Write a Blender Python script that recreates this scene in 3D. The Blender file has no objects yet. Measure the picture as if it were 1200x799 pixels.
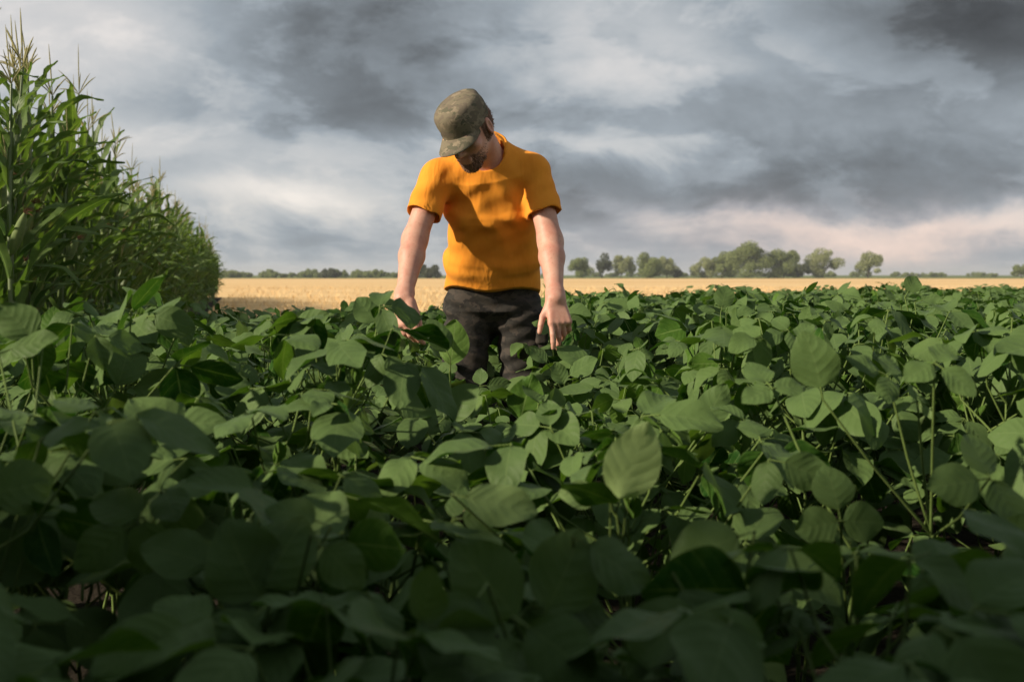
import bpy, math, random
import numpy as np
from mathutils import Vector
R = math.radians
rng = np.random.default_rng(11)
SC = bpy.context.scene
COL = SC.collection

# ------------------------------------------------------------------ camera
FPX = 1167.0                      # focal length in pixels of the 1200 px wide photograph
CAMZ = 0.98
PITCH = math.atan((399.5 - 322.0) / FPX)
cam_d = bpy.data.cameras.new("camera")
cam = bpy.data.objects.new("camera", cam_d)
COL.objects.link(cam)
cam.location = (0, 0, CAMZ)
cam.rotation_euler = (R(90) - PITCH, 0, 0)
cam_d.sensor_width = 36
cam_d.lens = 36 * FPX / 1200
cam_d.clip_start = 0.05
cam_d.clip_end = 9000
cam_d.dof.use_dof = True
cam_d.dof.focus_distance = 3.4
cam_d.dof.aperture_fstop = 4.5
SC.camera = cam

def uv_dir(px, py):
    x = (px - 600) / FPX; y = (399.5 - py) / FPX
    c, s = math.cos(PITCH), math.sin(PITCH)
    k = c + y * s
    return x / k, (-s + y * c) / k
def P(px, py, Y):                 # real point at depth Y behind that pixel of the photograph
    u, v = uv_dir(px, py)
    return np.array((u * Y, Y, CAMZ + v * Y))

# ------------------------------------------------------------------ light
SUN_EL = R(27); SUN_AZ = math.atan2(-0.92, -0.39)     # azimuth from +Y towards +X
sd = Vector((math.sin(SUN_AZ) * math.cos(SUN_EL), math.cos(SUN_AZ) * math.cos(SUN_EL), math.sin(SUN_EL)))
sl = bpy.data.lights.new("sun", 'SUN'); sl.energy = 4.7; sl.angle = R(1.2); sl.color = (1.0, 0.87, 0.68)
so = bpy.data.objects.new("sun", sl); COL.objects.link(so)
so.rotation_euler = sd.to_track_quat('Z', 'Y').to_euler()
SC.view_settings.view_transform = 'Standard'
SC.view_settings.look = 'None'
SC.view_settings.exposure = 0.36
SC.view_settings.gamma = 1.0
SC.view_settings.use_curve_mapping = False

class NT:                          # tiny node helper
    def __init__(s, tree): s.t = tree
    def n(s, typ, **kw):
        nd = s.t.nodes.new(typ)
        for k, v in kw.items(): setattr(nd, k, v)
        return nd
    def put(s, sock, v):
        if isinstance(v, bpy.types.NodeSocket): s.t.links.new(v, sock)
        elif v is not None: sock.default_value = v
    def m(s, op, a, b=None, c=None, clamp=False):
        nd = s.n('ShaderNodeMath', operation=op, use_clamp=clamp)
        s.put(nd.inputs[0], a); s.put(nd.inputs[1], b)
        if c is not None: s.put(nd.inputs[2], c)
        return nd.outputs[0]
    def ss(s, x, a, b):
        nd = s.n('ShaderNodeMapRange', interpolation_type='SMOOTHSTEP')
        s.put(nd.inputs[0], x); s.put(nd.inputs[1], a); s.put(nd.inputs[2], b)
        return nd.outputs[0]
    def mix(s, f, a, b, blend='MIX'):
        nd = s.n('ShaderNodeMix', data_type='RGBA', blend_type=blend)
        s.put(nd.inputs[0], f)
        for i, v in ((6, a), (7, b)):
            if isinstance(v, tuple) and len(v) == 3: v = v + (1,)
            s.put(nd.inputs[i], v)
        return nd.outputs[2]
    def noise(s, vec, scale, detail=4, rough=0.5, dist=0.0, dims='3D'):
        nd = s.n('ShaderNodeTexNoise', noise_dimensions=dims)
        if vec is not None: s.put(nd.inputs['Vector'], vec)
        nd.inputs['Scale'].default_value = scale; nd.inputs['Detail'].default_value = detail
        nd.inputs['Roughness'].default_value = rough; nd.inputs['Distortion'].default_value = dist
        return nd.outputs[0]
    def comb(s, x, y, z=0.0):
        nd = s.n('ShaderNodeCombineXYZ')
        for i, v in enumerate((x, y, z)): s.put(nd.inputs[i], v)
        return nd.outputs[0]
    def ramp(s, f, stops, interp='LINEAR'):
        nd = s.n('ShaderNodeValToRGB'); cr = nd.color_ramp; cr.interpolation = interp
        while len(cr.elements) < len(stops): cr.elements.new(0.5)
        for e, (p, c) in zip(cr.elements, stops): e.position = p; e.color = tuple(c) + (1,)
        s.put(nd.inputs[0], f)
        return nd.outputs[0]

world = bpy.data.worlds.new("World"); SC.world = world; world.use_nodes = True
wt = world.node_tree; wt.nodes.clear(); W = NT(wt)
STRENGTH = 0.1
sky = W.n('ShaderNodeTexSky', sky_type='NISHITA', sun_disc=False)
sky.sun_elevation = SUN_EL; sky.sun_rotation = SUN_AZ
tc = W.n('ShaderNodeTexCoord'); sep = W.n('ShaderNodeSeparateXYZ')
wt.links.new(tc.outputs['Generated'], sep.inputs[0])
dx, dy, dz = sep.outputs
iy = W.m('DIVIDE', 1.0, W.m('MAXIMUM', dy, 0.08))
u = W.m('MULTIPLY', dx, iy); v = W.m('MULTIPLY', dz, iy)
front = W.ss(dy, 0.05, 0.45)
iz = W.m('DIVIDE', 1.0, W.m('ADD', W.m('MAXIMUM', dz, 0.0), 0.10))
cloudp = W.comb(W.m('MULTIPLY', dx, iz), W.m('MULTIPLY', dy, iz), 0.0)      # a flat cloud layer seen in perspective
n1 = W.noise(cloudp, 0.85, 7, 0.55, 0.3)
n2 = W.noise(W.comb(W.m('MULTIPLY', u, 4.0), W.m('MULTIPLY', v, 8.0), 3.3), 1.0, 6, 0.56, 0.5)
n3 = W.noise(W.comb(W.m('MULTIPLY', u, 7.0), W.m('MULTIPLY', W.m('ADD', v, W.m('MULTIPLY', u, 0.12)), 12.0), 8.1), 1.0, 9, 0.60, 0.35)
n4 = W.noise(W.comb(W.m('MULTIPLY', u, 5.5), W.m('MULTIPLY', v, 11.5), 1.7), 1.0, 12, 0.58, 0.25)
billow = W.ss(n4, 0.45, 0.56)
n5 = W.noise(W.comb(W.m('MULTIPLY', u, 15.0), W.m('MULTIPLY', v, 24.0), 5.7), 1.0, 10, 0.62, 0.25)
wu = W.m('ADD', u, W.m('MULTIPLY', W.m('SUBTRACT', n2, 0.5), 0.22))
wv = W.m('ADD', v, W.m('MULTIPLY', W.m('SUBTRACT', n3, 0.5), 0.10))
BLOBS = [  # px, py, sx, sy, amount: where the cloud deck is thick (dark) and thin (bright)
    (430, 40, 190, 75, -0.28), (520, 130, 110, 50, -0.12), (1130, 10, 190, 75, -0.42), (740, 50, 130, 50, 0.22),
    (60, 40, 120, 90, 0.28), (200, 60, 90, 60, 0.10), (930, 212, 300, 42, -0.23), (700, 235, 120, 40, -0.12),
    (690, 162, 120, 16, 0.14), (350, 232, 120, 26, 0.42), (250, 165, 160, 20, 0.12), (1000, 268, 190, 20, 0.30),
    (640, 125, 300, 22, -0.04), (300, 135, 110, 14, -0.10), (1180, 255, 60, 22, 0.18), (380, 292, 200, 14, -0.08), (960, 60, 60, 40, 0.05)]
B = W.m('ADD', 0.545, W.m('MULTIPLY', W.m('SUBTRACT', n1, 0.5), 0.22))
B = W.m('ADD', B, W.m('MULTIPLY', W.m('SUBTRACT', n3, 0.5), 0.28))
B = W.m('ADD', B, W.m('MULTIPLY', W.m('SUBTRACT', n2, 0.5), 0.24))
B = W.m('ADD', B, W.m('MULTIPLY', W.m('MULTIPLY', W.m('SUBTRACT', billow, 0.5), front), 0.12))
B = W.m('ADD', B, W.m('MULTIPLY', W.m('MULTIPLY', W.m('SUBTRACT', n5, 0.5), front), 0.17))
for px, py, sx, sy, a in BLOBS:
    u0, v0 = uv_dir(px, py)
    e = W.m('ADD', W.m('POWER', W.m('DIVIDE', W.m('SUBTRACT', wu, u0), sx / FPX), 2.0),
            W.m('POWER', W.m('DIVIDE', W.m('SUBTRACT', wv, v0), sy / FPX), 2.0))
    g = W.m('MULTIPLY', W.m('EXPONENT', W.m('MULTIPLY', e, -0.7)), a)
    B = W.m('ADD', B, W.m('MULTIPLY', g, front))
hz = W.m('EXPONENT', W.m('MULTIPLY', W.m('MAXIMUM', dz, 0.0), -28.0))        # pale air low down
B = W.m('SUBTRACT', B, W.m('MULTIPLY', W.ss(dz, 0.29, 0.60), 0.22))          # the storm cloud is thickest overhead
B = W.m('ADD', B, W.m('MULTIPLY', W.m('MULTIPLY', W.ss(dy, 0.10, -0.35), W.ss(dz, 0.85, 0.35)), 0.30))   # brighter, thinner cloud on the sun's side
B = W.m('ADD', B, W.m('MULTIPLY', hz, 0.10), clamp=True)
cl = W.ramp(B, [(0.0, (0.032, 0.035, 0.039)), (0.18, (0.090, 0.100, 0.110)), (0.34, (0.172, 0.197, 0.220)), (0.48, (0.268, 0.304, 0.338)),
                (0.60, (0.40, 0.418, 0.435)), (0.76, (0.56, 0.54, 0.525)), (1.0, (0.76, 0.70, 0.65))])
pu, pv = uv_dir(1000, 272)
e = W.m('ADD', W.m('POWER', W.m('DIVIDE', W.m('SUBTRACT', wu, pu), 300 / FPX), 2.0),
        W.m('POWER', W.m('DIVIDE', W.m('SUBTRACT', wv, pv), 38 / FPX), 2.0))
pink = W.m('MULTIPLY', W.m('MULTIPLY', W.m('EXPONENT', W.m('MULTIPLY', e, -1.0)), front), 0.85)
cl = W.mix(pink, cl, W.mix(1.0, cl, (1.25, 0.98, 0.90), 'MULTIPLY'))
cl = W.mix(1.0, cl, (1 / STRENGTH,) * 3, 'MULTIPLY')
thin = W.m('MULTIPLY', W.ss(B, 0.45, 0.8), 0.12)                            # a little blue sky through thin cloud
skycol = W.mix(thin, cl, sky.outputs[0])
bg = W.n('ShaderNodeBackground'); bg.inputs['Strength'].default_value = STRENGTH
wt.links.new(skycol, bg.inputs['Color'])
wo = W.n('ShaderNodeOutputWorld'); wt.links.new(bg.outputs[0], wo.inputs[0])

# ------------------------------------------------------------------ helpers
def unit(a):
    a = np.asarray(a, float); return a / (np.linalg.norm(a) + 1e-12)
def basis(t, n):                   # columns: side, tip direction, normal
    t = unit(t); n = np.asarray(n, float); z = n - np.dot(n, t) * t
    if np.linalg.norm(z) < 1e-4: z = np.cross(t, (1, 0.2, 0.1))
    z = unit(z); return np.column_stack((np.cross(t, z), t, z))
def rot(v, ax, a):
    ax = unit(ax); v = np.asarray(v, float)
    return v * math.cos(a) + np.cross(ax, v) * math.sin(a) + ax * np.dot(ax, v) * (1 - math.cos(a))
def rz(a):
    c, s = math.cos(a), math.sin(a); return np.array(((c, -s, 0), (s, c, 0), (0, 0, 1.0)))

class Geo:                         # quads with uv and a per-vertex tint
    def __init__(s): s.V = []; s.F = []; s.U = []; s.T = []; s.n = 0
    def add(s, v, f, uv=None, tint=0.5):
        v = np.asarray(v, float).reshape(-1, 3); k = len(v)
        s.V.append(v); s.F.append(np.asarray(f, np.int64).reshape(-1, 4) + s.n)
        s.U.append(np.zeros((k, 2)) if uv is None else np.asarray(uv, float))
        s.T.append(np.full(k, tint) if np.isscalar(tint) else np.asarray(tint, float)); s.n += k
    def join(s, g, M=None, t=(0, 0, 0), sc=1.0):
        v, f, uv, ti = g.arrays()
        if len(v): s.add((v * sc) @ (np.eye(3) if M is None else M).T + np.asarray(t), f, uv, ti)
    def arrays(s):
        if not s.V: return np.zeros((0, 3)), np.zeros((0, 4), int), np.zeros((0, 2)), np.zeros(0)
        if len(s.V) > 1:
            s.V = [np.concatenate(s.V)]; s.F = [np.concatenate(s.F)]; s.U = [np.concatenate(s.U)]; s.T = [np.concatenate(s.T)]
        return s.V[0], s.F[0], s.U[0], s.T[0]
    def mesh(s, name, mat, smooth=True):
        v, f, uv, ti = s.arrays()
        me = bpy.data.meshes.new(name)
        me.vertices.add(len(v)); me.vertices.foreach_set('co', v.astype(np.float32).ravel())
        me.loops.add(f.size); me.loops.foreach_set('vertex_index', f.astype(np.int32).ravel())
        me.polygons.add(len(f))
        me.polygons.foreach_set('loop_start', np.arange(0, f.size, 4, dtype=np.int32))
        me.polygons.foreach_set('use_smooth', np.full(len(f), smooth))
        me.update(calc_edges=True)
        ul = me.uv_layers.new(name='UVMap'); ul.data.foreach_set('uv', uv[f.ravel()].astype(np.float32).ravel())
        at = me.attributes.new('tint', 'FLOAT', 'POINT'); at.data.foreach_set('value', ti.astype(np.float32))
        me.materials.append(mat)
        return me
def grid_faces(nu, nv, wrap=False):
    f = []
    for i in range(nu - 1):
        for j in range(nv if wrap else nv - 1):
            k = (j + 1) % nv
            f.append((i * nv + j, i * nv + k, (i + 1) * nv + k, (i + 1) * nv + j))
    return np.array(f)
_GF = {}
def gf(nu, nv, wrap=False):
    if (nu, nv, wrap) not in _GF: _GF[(nu, nv, wrap)] = grid_faces(nu, nv, wrap)
    return _GF[(nu, nv, wrap)]
def tube(g, pts, rad, sides=5, tint=-1.0):
    pts = np.asarray(pts, float); n = len(pts)
    rad = np.full(n, rad) if np.isscalar(rad) else np.asarray(rad, float)
    tg = np.gradient(pts, axis=0); tg /= np.linalg.norm(tg, axis=1)[:, None] + 1e-9
    ref = np.array((0.31, 0.17, 0.93)) if abs(tg[0][2]) < 0.8 else np.array((0.97, 0.13, 0.2))
    a = np.cross(tg, ref); a /= np.linalg.norm(a, axis=1)[:, None] + 1e-9
    b = np.cross(tg, a)
    th = np.arange(sides) * 2 * math.pi / sides
    v = pts[:, None, :] + rad[:, None, None] * (np.cos(th)[None, :, None] * a[:, None, :] + np.sin(th)[None, :, None] * b[:, None, :])
    uv = np.zeros((n, sides, 2)); uv[:, :, 1] = np.linspace(0, 1, n)[:, None]
    g.add(v.reshape(-1, 3), gf(n, sides, True)[:, ::-1], uv.reshape(-1, 2), tint)
def link(name, data, parent=None, kind=None):
    o = bpy.data.objects.new(name, data); COL.objects.link(o)
    if parent is not None: o.parent = parent
    if kind: o['kind'] = kind
    return o
def tag(o, label, cat, group=None, kind=None):
    o['label'] = label; o['category'] = cat
    if group: o['group'] = group
    if kind: o['kind'] = kind
    return o

# ------------------------------------------------------------------ materials
def new_mat(name):
    m = bpy.data.materials.new(name); m.use_nodes = True
    t = m.node_tree; t.nodes.clear(); N = NT(t)
    return m, N, N.n('ShaderNodeOutputMaterial')
def principled(N, col, rough=0.6, spec=0.3, normal=None):
    b = N.n('ShaderNodeBsdfPrincipled')
    N.put(b.inputs['Base Color'], col if isinstance(col, bpy.types.NodeSocket) else tuple(col) + (1,))
    N.put(b.inputs['Roughness'], rough); b.inputs['Specular IOR Level'].default_value = spec
    if normal is not None: N.put(b.inputs['Normal'], normal)
    return b
def bump(N, h, strength=0.3, dist=0.01):
    b = N.n('ShaderNodeBump'); b.inputs['Strength'].default_value = strength; b.inputs['Distance'].default_value = dist
    N.put(b.inputs['Height'], h); return b.outputs[0]

def leaf_mat(name, deep, light, back, stem, veins, trans=0.25, rough=0.5, brown=None, spec=0.35):
    m, N, out = new_mat(name)
    at = N.n('ShaderNodeAttribute', attribute_name='tint'); tint = at.outputs['Fac']
    uvn = N.n('ShaderNodeUVMap'); su = N.n('ShaderNodeSeparateXYZ'); N.put(su.inputs[0], uvn.outputs[0])
    oi = N.n('ShaderNodeObjectInfo')
    tcn = N.n('ShaderNodeTexCoord'); pos = tcn.outputs['Object']
    geo = N.n('ShaderNodeNewGeometry')
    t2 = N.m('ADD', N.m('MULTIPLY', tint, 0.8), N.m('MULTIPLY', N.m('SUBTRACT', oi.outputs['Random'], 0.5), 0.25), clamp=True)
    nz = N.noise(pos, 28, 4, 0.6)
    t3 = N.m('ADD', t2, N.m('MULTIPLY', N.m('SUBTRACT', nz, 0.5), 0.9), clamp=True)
    col = N.mix(t3, deep, light)
    across = N.m('ABSOLUTE', N.m('MULTIPLY', N.m('SUBTRACT', su.outputs[0], 0.5), 2.0))
    if veins == 'soy':
        mot = N.ss(N.noise(pos, 75, 5, .7), .50, .72); edge = N.ss(across, .90, .985)
        col = N.mix(N.m('ADD', N.m('MULTIPLY', mot, .22), N.m('MULTIPLY', edge, .40), clamp=True), col, (.150, .235, .070))
        q = N.m('SUBTRACT', N.m('MULTIPLY', su.outputs[1], 5.6), N.m('MULTIPLY', N.m('POWER', across, 1.25), 1.7))
        fr = N.m('ABSOLUTE', N.m('SUBTRACT', N.m('FRACT', q), 0.5))
        side = N.m('MULTIPLY', N.ss(fr, 0.085, 0.0), N.ss(N.noise(pos, 40, 3, .6), .40, .66)); mid = N.ss(across, 0.055, 0.015)
        vein = N.m('MAXIMUM', N.m('MULTIPLY', side, 0.6), mid)
        col = N.mix(N.m('MULTIPLY', vein, 0.62), col, (.21, .30, .10))
        puff = N.m('MULTIPLY', N.m('SINE', N.m('MULTIPLY', fr, math.pi)), N.ss(N.noise(pos, 22, 3, .6), .25, .70))
        h = N.m('ADD', N.m('MULTIPLY', puff, 1.0), N.m('MULTIPLY', N.noise(pos, 95, 4, 0.65), 1.1))
        nrm = bump(N, h, 0.30, 0.0028)
    else:
        mid = N.ss(across, 0.12, 0.04)
        col = N.mix(N.m('MULTIPLY', mid, 0.5), col, tuple(min(1, c * 1.8 + 0.03) for c in light))
        str_ = N.m('SINE', N.m('MULTIPLY', su.outputs[0], 70.0))
        nrm = bump(N, str_, 0.25, 0.002)
    if brown:
        bl = N.ss(N.noise(pos, 9, 4, 0.6), 0.62, 0.72)
        col = N.mix(N.m('MULTIPLY', bl, brown[1]), col, brown[0])
    col = N.mix(N.m('MULTIPLY', geo.outputs['Backfacing'], 0.75), col, back)
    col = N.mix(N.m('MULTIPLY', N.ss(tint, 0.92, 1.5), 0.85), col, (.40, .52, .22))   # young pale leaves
    isstem = N.m('LESS_THAN', tint, -0.5)
    col = N.mix(isstem, col, stem)
    b = principled(N, col, rough, spec, nrm)
    if veins == 'soy':                                     # soft down on the blades
        b.inputs['Sheen Weight'].default_value = 0.03; b.inputs['Sheen Roughness'].default_value = 0.4; b.inputs['Sheen Tint'].default_value = (.75, .9, .6, 1)
    tr = N.n('ShaderNodeBsdfTranslucent')
    N.put(tr.inputs['Color'], N.mix(1.0, col, (1.25, 1.35, 0.5), 'MULTIPLY'))
    mx = N.n('ShaderNodeMixShader'); N.put(mx.inputs[0], N.m('MULTIPLY', N.m('SUBTRACT', 1.0, isstem), trans))
    N.put(mx.inputs[1], b.outputs[0]); N.put(mx.inputs[2], tr.outputs[0]); N.put(out.inputs[0], mx.outputs[0])
    return m
M_SOY = leaf_mat('soy_leaf', (0.022, 0.076, 0.012), (0.130, 0.235, 0.040), (0.125, 0.190, 0.070), (0.125, 0.185, 0.05), 'soy', 0.26, 0.50, None, 0.10)
M_CORN = leaf_mat('corn_leaf', (0.042, 0.096, 0.020), (0.140, 0.215, 0.048), (0.13, 0.20, 0.06), (0.09, 0.13, 0.04), 'corn', 0.36, 0.42,
                  ((0.30, 0.22, 0.10), 0.4))
def plain(name, col, col2=None, scale=20, rough=0.7, spec=0.25, bstr=0.2, bdist=0.004, detail=5, trans=None):
    m, N, out = new_mat(name); pos = N.n('ShaderNodeTexCoord').outputs['Object']
    nz = N.noise(pos, scale, detail, 0.6)
    c = N.mix(N.ss(nz, 0.3, 0.7), col, col2 or tuple(x * 0.7 for x in col))
    b = principled(N, c, rough, spec, bump(N, N.noise(pos, scale * 4, 4, 0.6), bstr, bdist))
    N.put(out.inputs[0], b.outputs[0]); return m
M_TASSEL = plain('corn_tassel', (0.36, 0.31, 0.15), (0.24, 0.24, 0.09), 60)
M_HUSK = plain('corn_husk', (0.16, 0.21, 0.07), (0.11, 0.16, 0.05), 40)
M_SILK = plain('corn_silk', (0.10, 0.045, 0.02), (0.17, 0.08, 0.03), 80)
M_BARK = plain('tree_bark', (0.11, 0.09, 0.07), (0.06, 0.05, 0.04), 3, 0.9)

def ground_mats():
    # dark soil
    m1, N, out = new_mat('soil'); pos = N.n('ShaderNodeTexCoord').outputs['Object']
    n = N.noise(pos, 7, 8, 0.65); n_ = N.noise(pos, 45, 5, 0.6)
    c = N.mix(n, (0.020, 0.016, 0.012), (0.048, 0.038, 0.028))
    b = principled(N, c, 0.95, 0.1, bump(N, N.m('ADD', n, N.m('MULTIPLY', n_, 0.5)), 0.9, 0.04)); N.put(out.inputs[0], b.outputs[0])
    # cut wheat
    m2, N, out = new_mat('stubble'); tcn = N.n('ShaderNodeTexCoord'); sp = N.n('ShaderNodeSeparateXYZ'); N.put(sp.inputs[0], tcn.outputs['Object'])
    X, Y, _ = sp.outputs
    along = N.comb(N.m('MULTIPLY', X, 0.06), N.m('MULTIPLY', Y, 0.55), 0.0)
    a = N.noise(along, 1.0, 6, 0.6, 0.4); bno = N.noise(tcn.outputs['Object'], 1.8, 6, 0.7); cno = N.noise(N.comb(N.m('MULTIPLY', X, 0.012), N.m('MULTIPLY', Y, 0.05), 2.0), 1.0, 4, 0.6)
    f = N.m('ADD', N.m('MULTIPLY', a, 0.5), N.m('MULTIPLY', bno, 0.25)); f = N.m('ADD', f, N.m('MULTIPLY', cno, 0.3))
    c = N.ramp(f, [(0.34, (0.52, 0.33, 0.145)), (0.47, (0.74, 0.49, 0.23)), (0.56, (0.82, 0.57, 0.285)), (0.70, (0.86, 0.65, 0.38))])
    b = principled(N, c, 0.9, 0.1, bump(N, bno, 0.8, 0.08)); N.put(out.inputs[0], b.outputs[0])
    # far green crop
    m3, N, out = new_mat('green_crop'); tcn = N.n('ShaderNodeTexCoord'); mp = N.n('ShaderNodeMapping'); N.put(mp.inputs[0], tcn.outputs['Object']); mp.inputs['Scale'].default_value = (0.01, 0.05, 1)
    n = N.noise(mp.outputs[0], 1.0, 6, 0.6)
    c = N.mix(n, (0.085, 0.13, 0.035), (0.19, 0.22, 0.075))
    b = principled(N, c, 0.95, 0.05, bump(N, n, 0.5, 0.3)); N.put(out.inputs[0], b.outputs[0])
    return m1, m2, m3
M_SOIL, M_STUB, M_GREEN = ground_mats()

# ------------------------------------------------------------------ ground
def sheet(name, x0, x1, y0, y1, z, mat, n=2):
    g = Geo(); xs = np.linspace(x0, x1, n); ys = np.linspace(y0, y1, n)
    v = [(x, y, z) for x in xs for y in ys]
    g.add(v, gf(n, n)[:, ::-1]); return link(name, g.mesh(name, mat), None, 'structure')
sheet('ground', -1500, 1500, -200, 2500, -0.016, M_GREEN)
sheet('stubble_field', -500, 700, -40, 262, -0.008, M_STUB)
FIELD = [(-3.6, 9.5), (-2.7, 7.2), (-2.0, 6.6), (-0.93, 7.9), (0.94, 11.0), (3.3, 13.0), (8.7, 17.0), (16, 21.0)]   # where the soybeans stop
def field_end(x):
    return np.interp(x, [p[0] for p in FIELD], [p[1] for p in FIELD])
def corn_edge(y): return -1.35 - 0.266 * y
def soil_sheet():
    g = Geo(); xs = np.linspace(-8, 22, 61)
    v = []
    for x in xs:
        v += [(x, -8, 0), (x, float(field_end(x)) + 0.25, 0)]
    g.add(v, gf(61, 2)[:, ::-1]); link('soil', g.mesh('soil', M_SOIL), None, 'structure')
    g = Geo(); ys = np.linspace(4.2, 43.5, 40); v = []
    for y in ys:
        v += [(corn_edge(y) + 0.3, y, 0.004), (corn_edge(y) - 12, y, 0.004)]
    g.add(v, gf(40, 2)); link('soil_under_corn', g.mesh('soil_under_corn', M_SOIL), None, 'structure')
soil_sheet()

def stubble_straw():
    g = Geo(); n = 15000
    y = 11 + 70 * rng.random(n) ** 1.7; x = (rng.random(n) - 0.5) * 1.15 * y
    keep = (y > field_end(x) + 0.5) & (x > corn_edge(y) + 0.4) ; x = x[keep]; y = y[keep]
    y = np.round(y / 0.17) * 0.17 + rng.normal(0, 0.03, len(y))
    h = 0.07 + 0.10 * rng.random(len(x)); w = 0.006 + 0.014 * rng.random(len(x)); a = rng.random(len(x)) * 6.28
    lx = rng.normal(0, 0.05, len(x)); ly = rng.normal(0, 0.05, len(x))
    c, s = np.cos(a) * w, np.sin(a) * w; z0 = np.full(len(x), -0.02)
    v = np.stack([np.stack([x - c, y - s, z0], 1), np.stack([x + c, y + s, z0], 1),
                  np.stack([x + c * .6 + lx, y + s * .6 + ly, h], 1), np.stack([x - c * .6 + lx, y - s * .6 + ly, h], 1)], 1).reshape(-1, 3)
    g.add(v, np.arange(len(v)).reshape(-1, 4))
    m = plain('straw', (0.80, 0.57, 0.29), (0.68, 0.46, 0.22), 1.0, 0.8)
    o = link('stubble_straw', g.mesh('stubble_straw', m)); tag(o, 'short cut straw standing in the golden stubble field', 'stubble', kind='stuff')
stubble_straw()

def haze():
    x0, x1, y0, y1, z0, z1 = -1600, 1600, -300, 2600, -1.2, 14
    me = bpy.data.meshes.new('haze')
    me.from_pydata([(x, y, z) for x in (x0, x1) for y in (y0, y1) for z in (z0, z1)], [], [(0, 1, 3, 2), (4, 6, 7, 5), (0, 4, 5, 1), (2, 3, 7, 6), (0, 2, 6, 4), (1, 5, 7, 3)])
    m = bpy.data.materials.new('air'); m.use_nodes = True; m.node_tree.nodes.clear(); N = NT(m.node_tree)
    v = N.n('ShaderNodeVolumePrincipled'); v.inputs['Color'].default_value = (.86, .90, .95, 1); v.inputs['Density'].default_value = HAZE; v.inputs['Anisotropy'].default_value = .1
    o_ = N.n('ShaderNodeOutputMaterial'); N.put(o_.inputs['Volume'], v.outputs[0]); me.materials.append(m)
    tag(link('haze', me), 'thin pale evening air over the whole field', 'haze', kind='stuff')
HAZE = 0.0004
haze()

# ------------------------------------------------------------------ distant trees
def tree_geo(h, w, seed, loose=0.0, trunk=0.22, slender=False):
    r = np.random.default_rng(seed); crown = Geo(); wood = Geo()
    base = h * trunk
    tube(wood, [(0, 0, -0.3), (0.05 * w, 0, base), (0, 0.05, h * 0.55), (0.08 * w, 0, h * 0.85)], [h * .028, h * .022, h * .014, h * .004], 7)
    nl = int(9 + w * 1.2); cs = []
    for i in range(nl):
        for _ in range(40):
            p = r.uniform(-1, 1, 3)
            if np.dot(p, p) < 1: break
        zc = base + (h - base) * 0.5; sh = 1.0 - 0.35 * max(0, p[2])
        cs.append((np.array((p[0] * w * .44 * sh, p[1] * w * .44 * sh, zc + p[2] * (h - base) * .45)), (h * .10 + w * .07) * r.uniform(.65, 1.35)))
    for c, rad in cs:
        tube(wood, [(0, 0, base + 0.3 * (c[2] - base)), c * (0.5, 0.5, 1) * 0.9 + (0, 0, base * .1), c], [h * .011, h * .007, h * .003], 5)
        n = int(300 * (1 - loose * .55) * max(0.7, rad)); n = min(n, 800)
        d = r.normal(0, 1, (n, 3)); d /= np.linalg.norm(d, axis=1)[:, None]
        p = c + d * rad * (0.55 + 0.55 * r.random((n, 1)) ** 0.7) * np.array((1.05, 1.05, 0.9))
        s = r.uniform(0.13, 0.27, n); t = r.normal(0, 1, (n, 3)); t /= np.linalg.norm(t, axis=1)[:, None]
        b = np.cross(t, d + r.normal(0, .5, (n, 3))); b /= np.linalg.norm(b, axis=1)[:, None] + 1e-9
        t *= s[:, None]; b *= s[:, None] * .7
        v = np.stack([p - t, p - b, p + t, p + b], 1).reshape(-1, 3)
        crown.add(v, np.arange(len(v)).reshape(-1, 4), None, np.repeat(np.clip(r.normal(.5, .25, n), 0, 1), 4))
    return crown, wood
def crown_mat(name, a, b):
    m, N, out = new_mat(name); at = N.n('ShaderNodeAttribute', attribute_name='tint')
    c = N.mix(at.outputs['Fac'], a, b); p = principled(N, c, 0.7, 0.15)
    tr = N.n('ShaderNodeBsdfTranslucent'); N.put(tr.inputs['Color'], c); mx = N.n('ShaderNodeMixShader'); mx.inputs[0].default_value = 0.4
    N.put(mx.inputs[1], p.outputs[0]); N.put(mx.inputs[2], tr.outputs[0]); N.put(out.inputs[0], mx.outputs[0]); return m
C_MID = crown_mat('crown_green', (0.15, 0.195, 0.075), (0.33, 0.37, 0.15))
C_PALE = crown_mat('crown_pale', (0.24, 0.27, 0.13), (0.44, 0.46, 0.24))
C_DARK = crown_mat('crown_dark', (0.075, 0.095, 0.06), (0.15, 0.165, 0.09))
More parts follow.
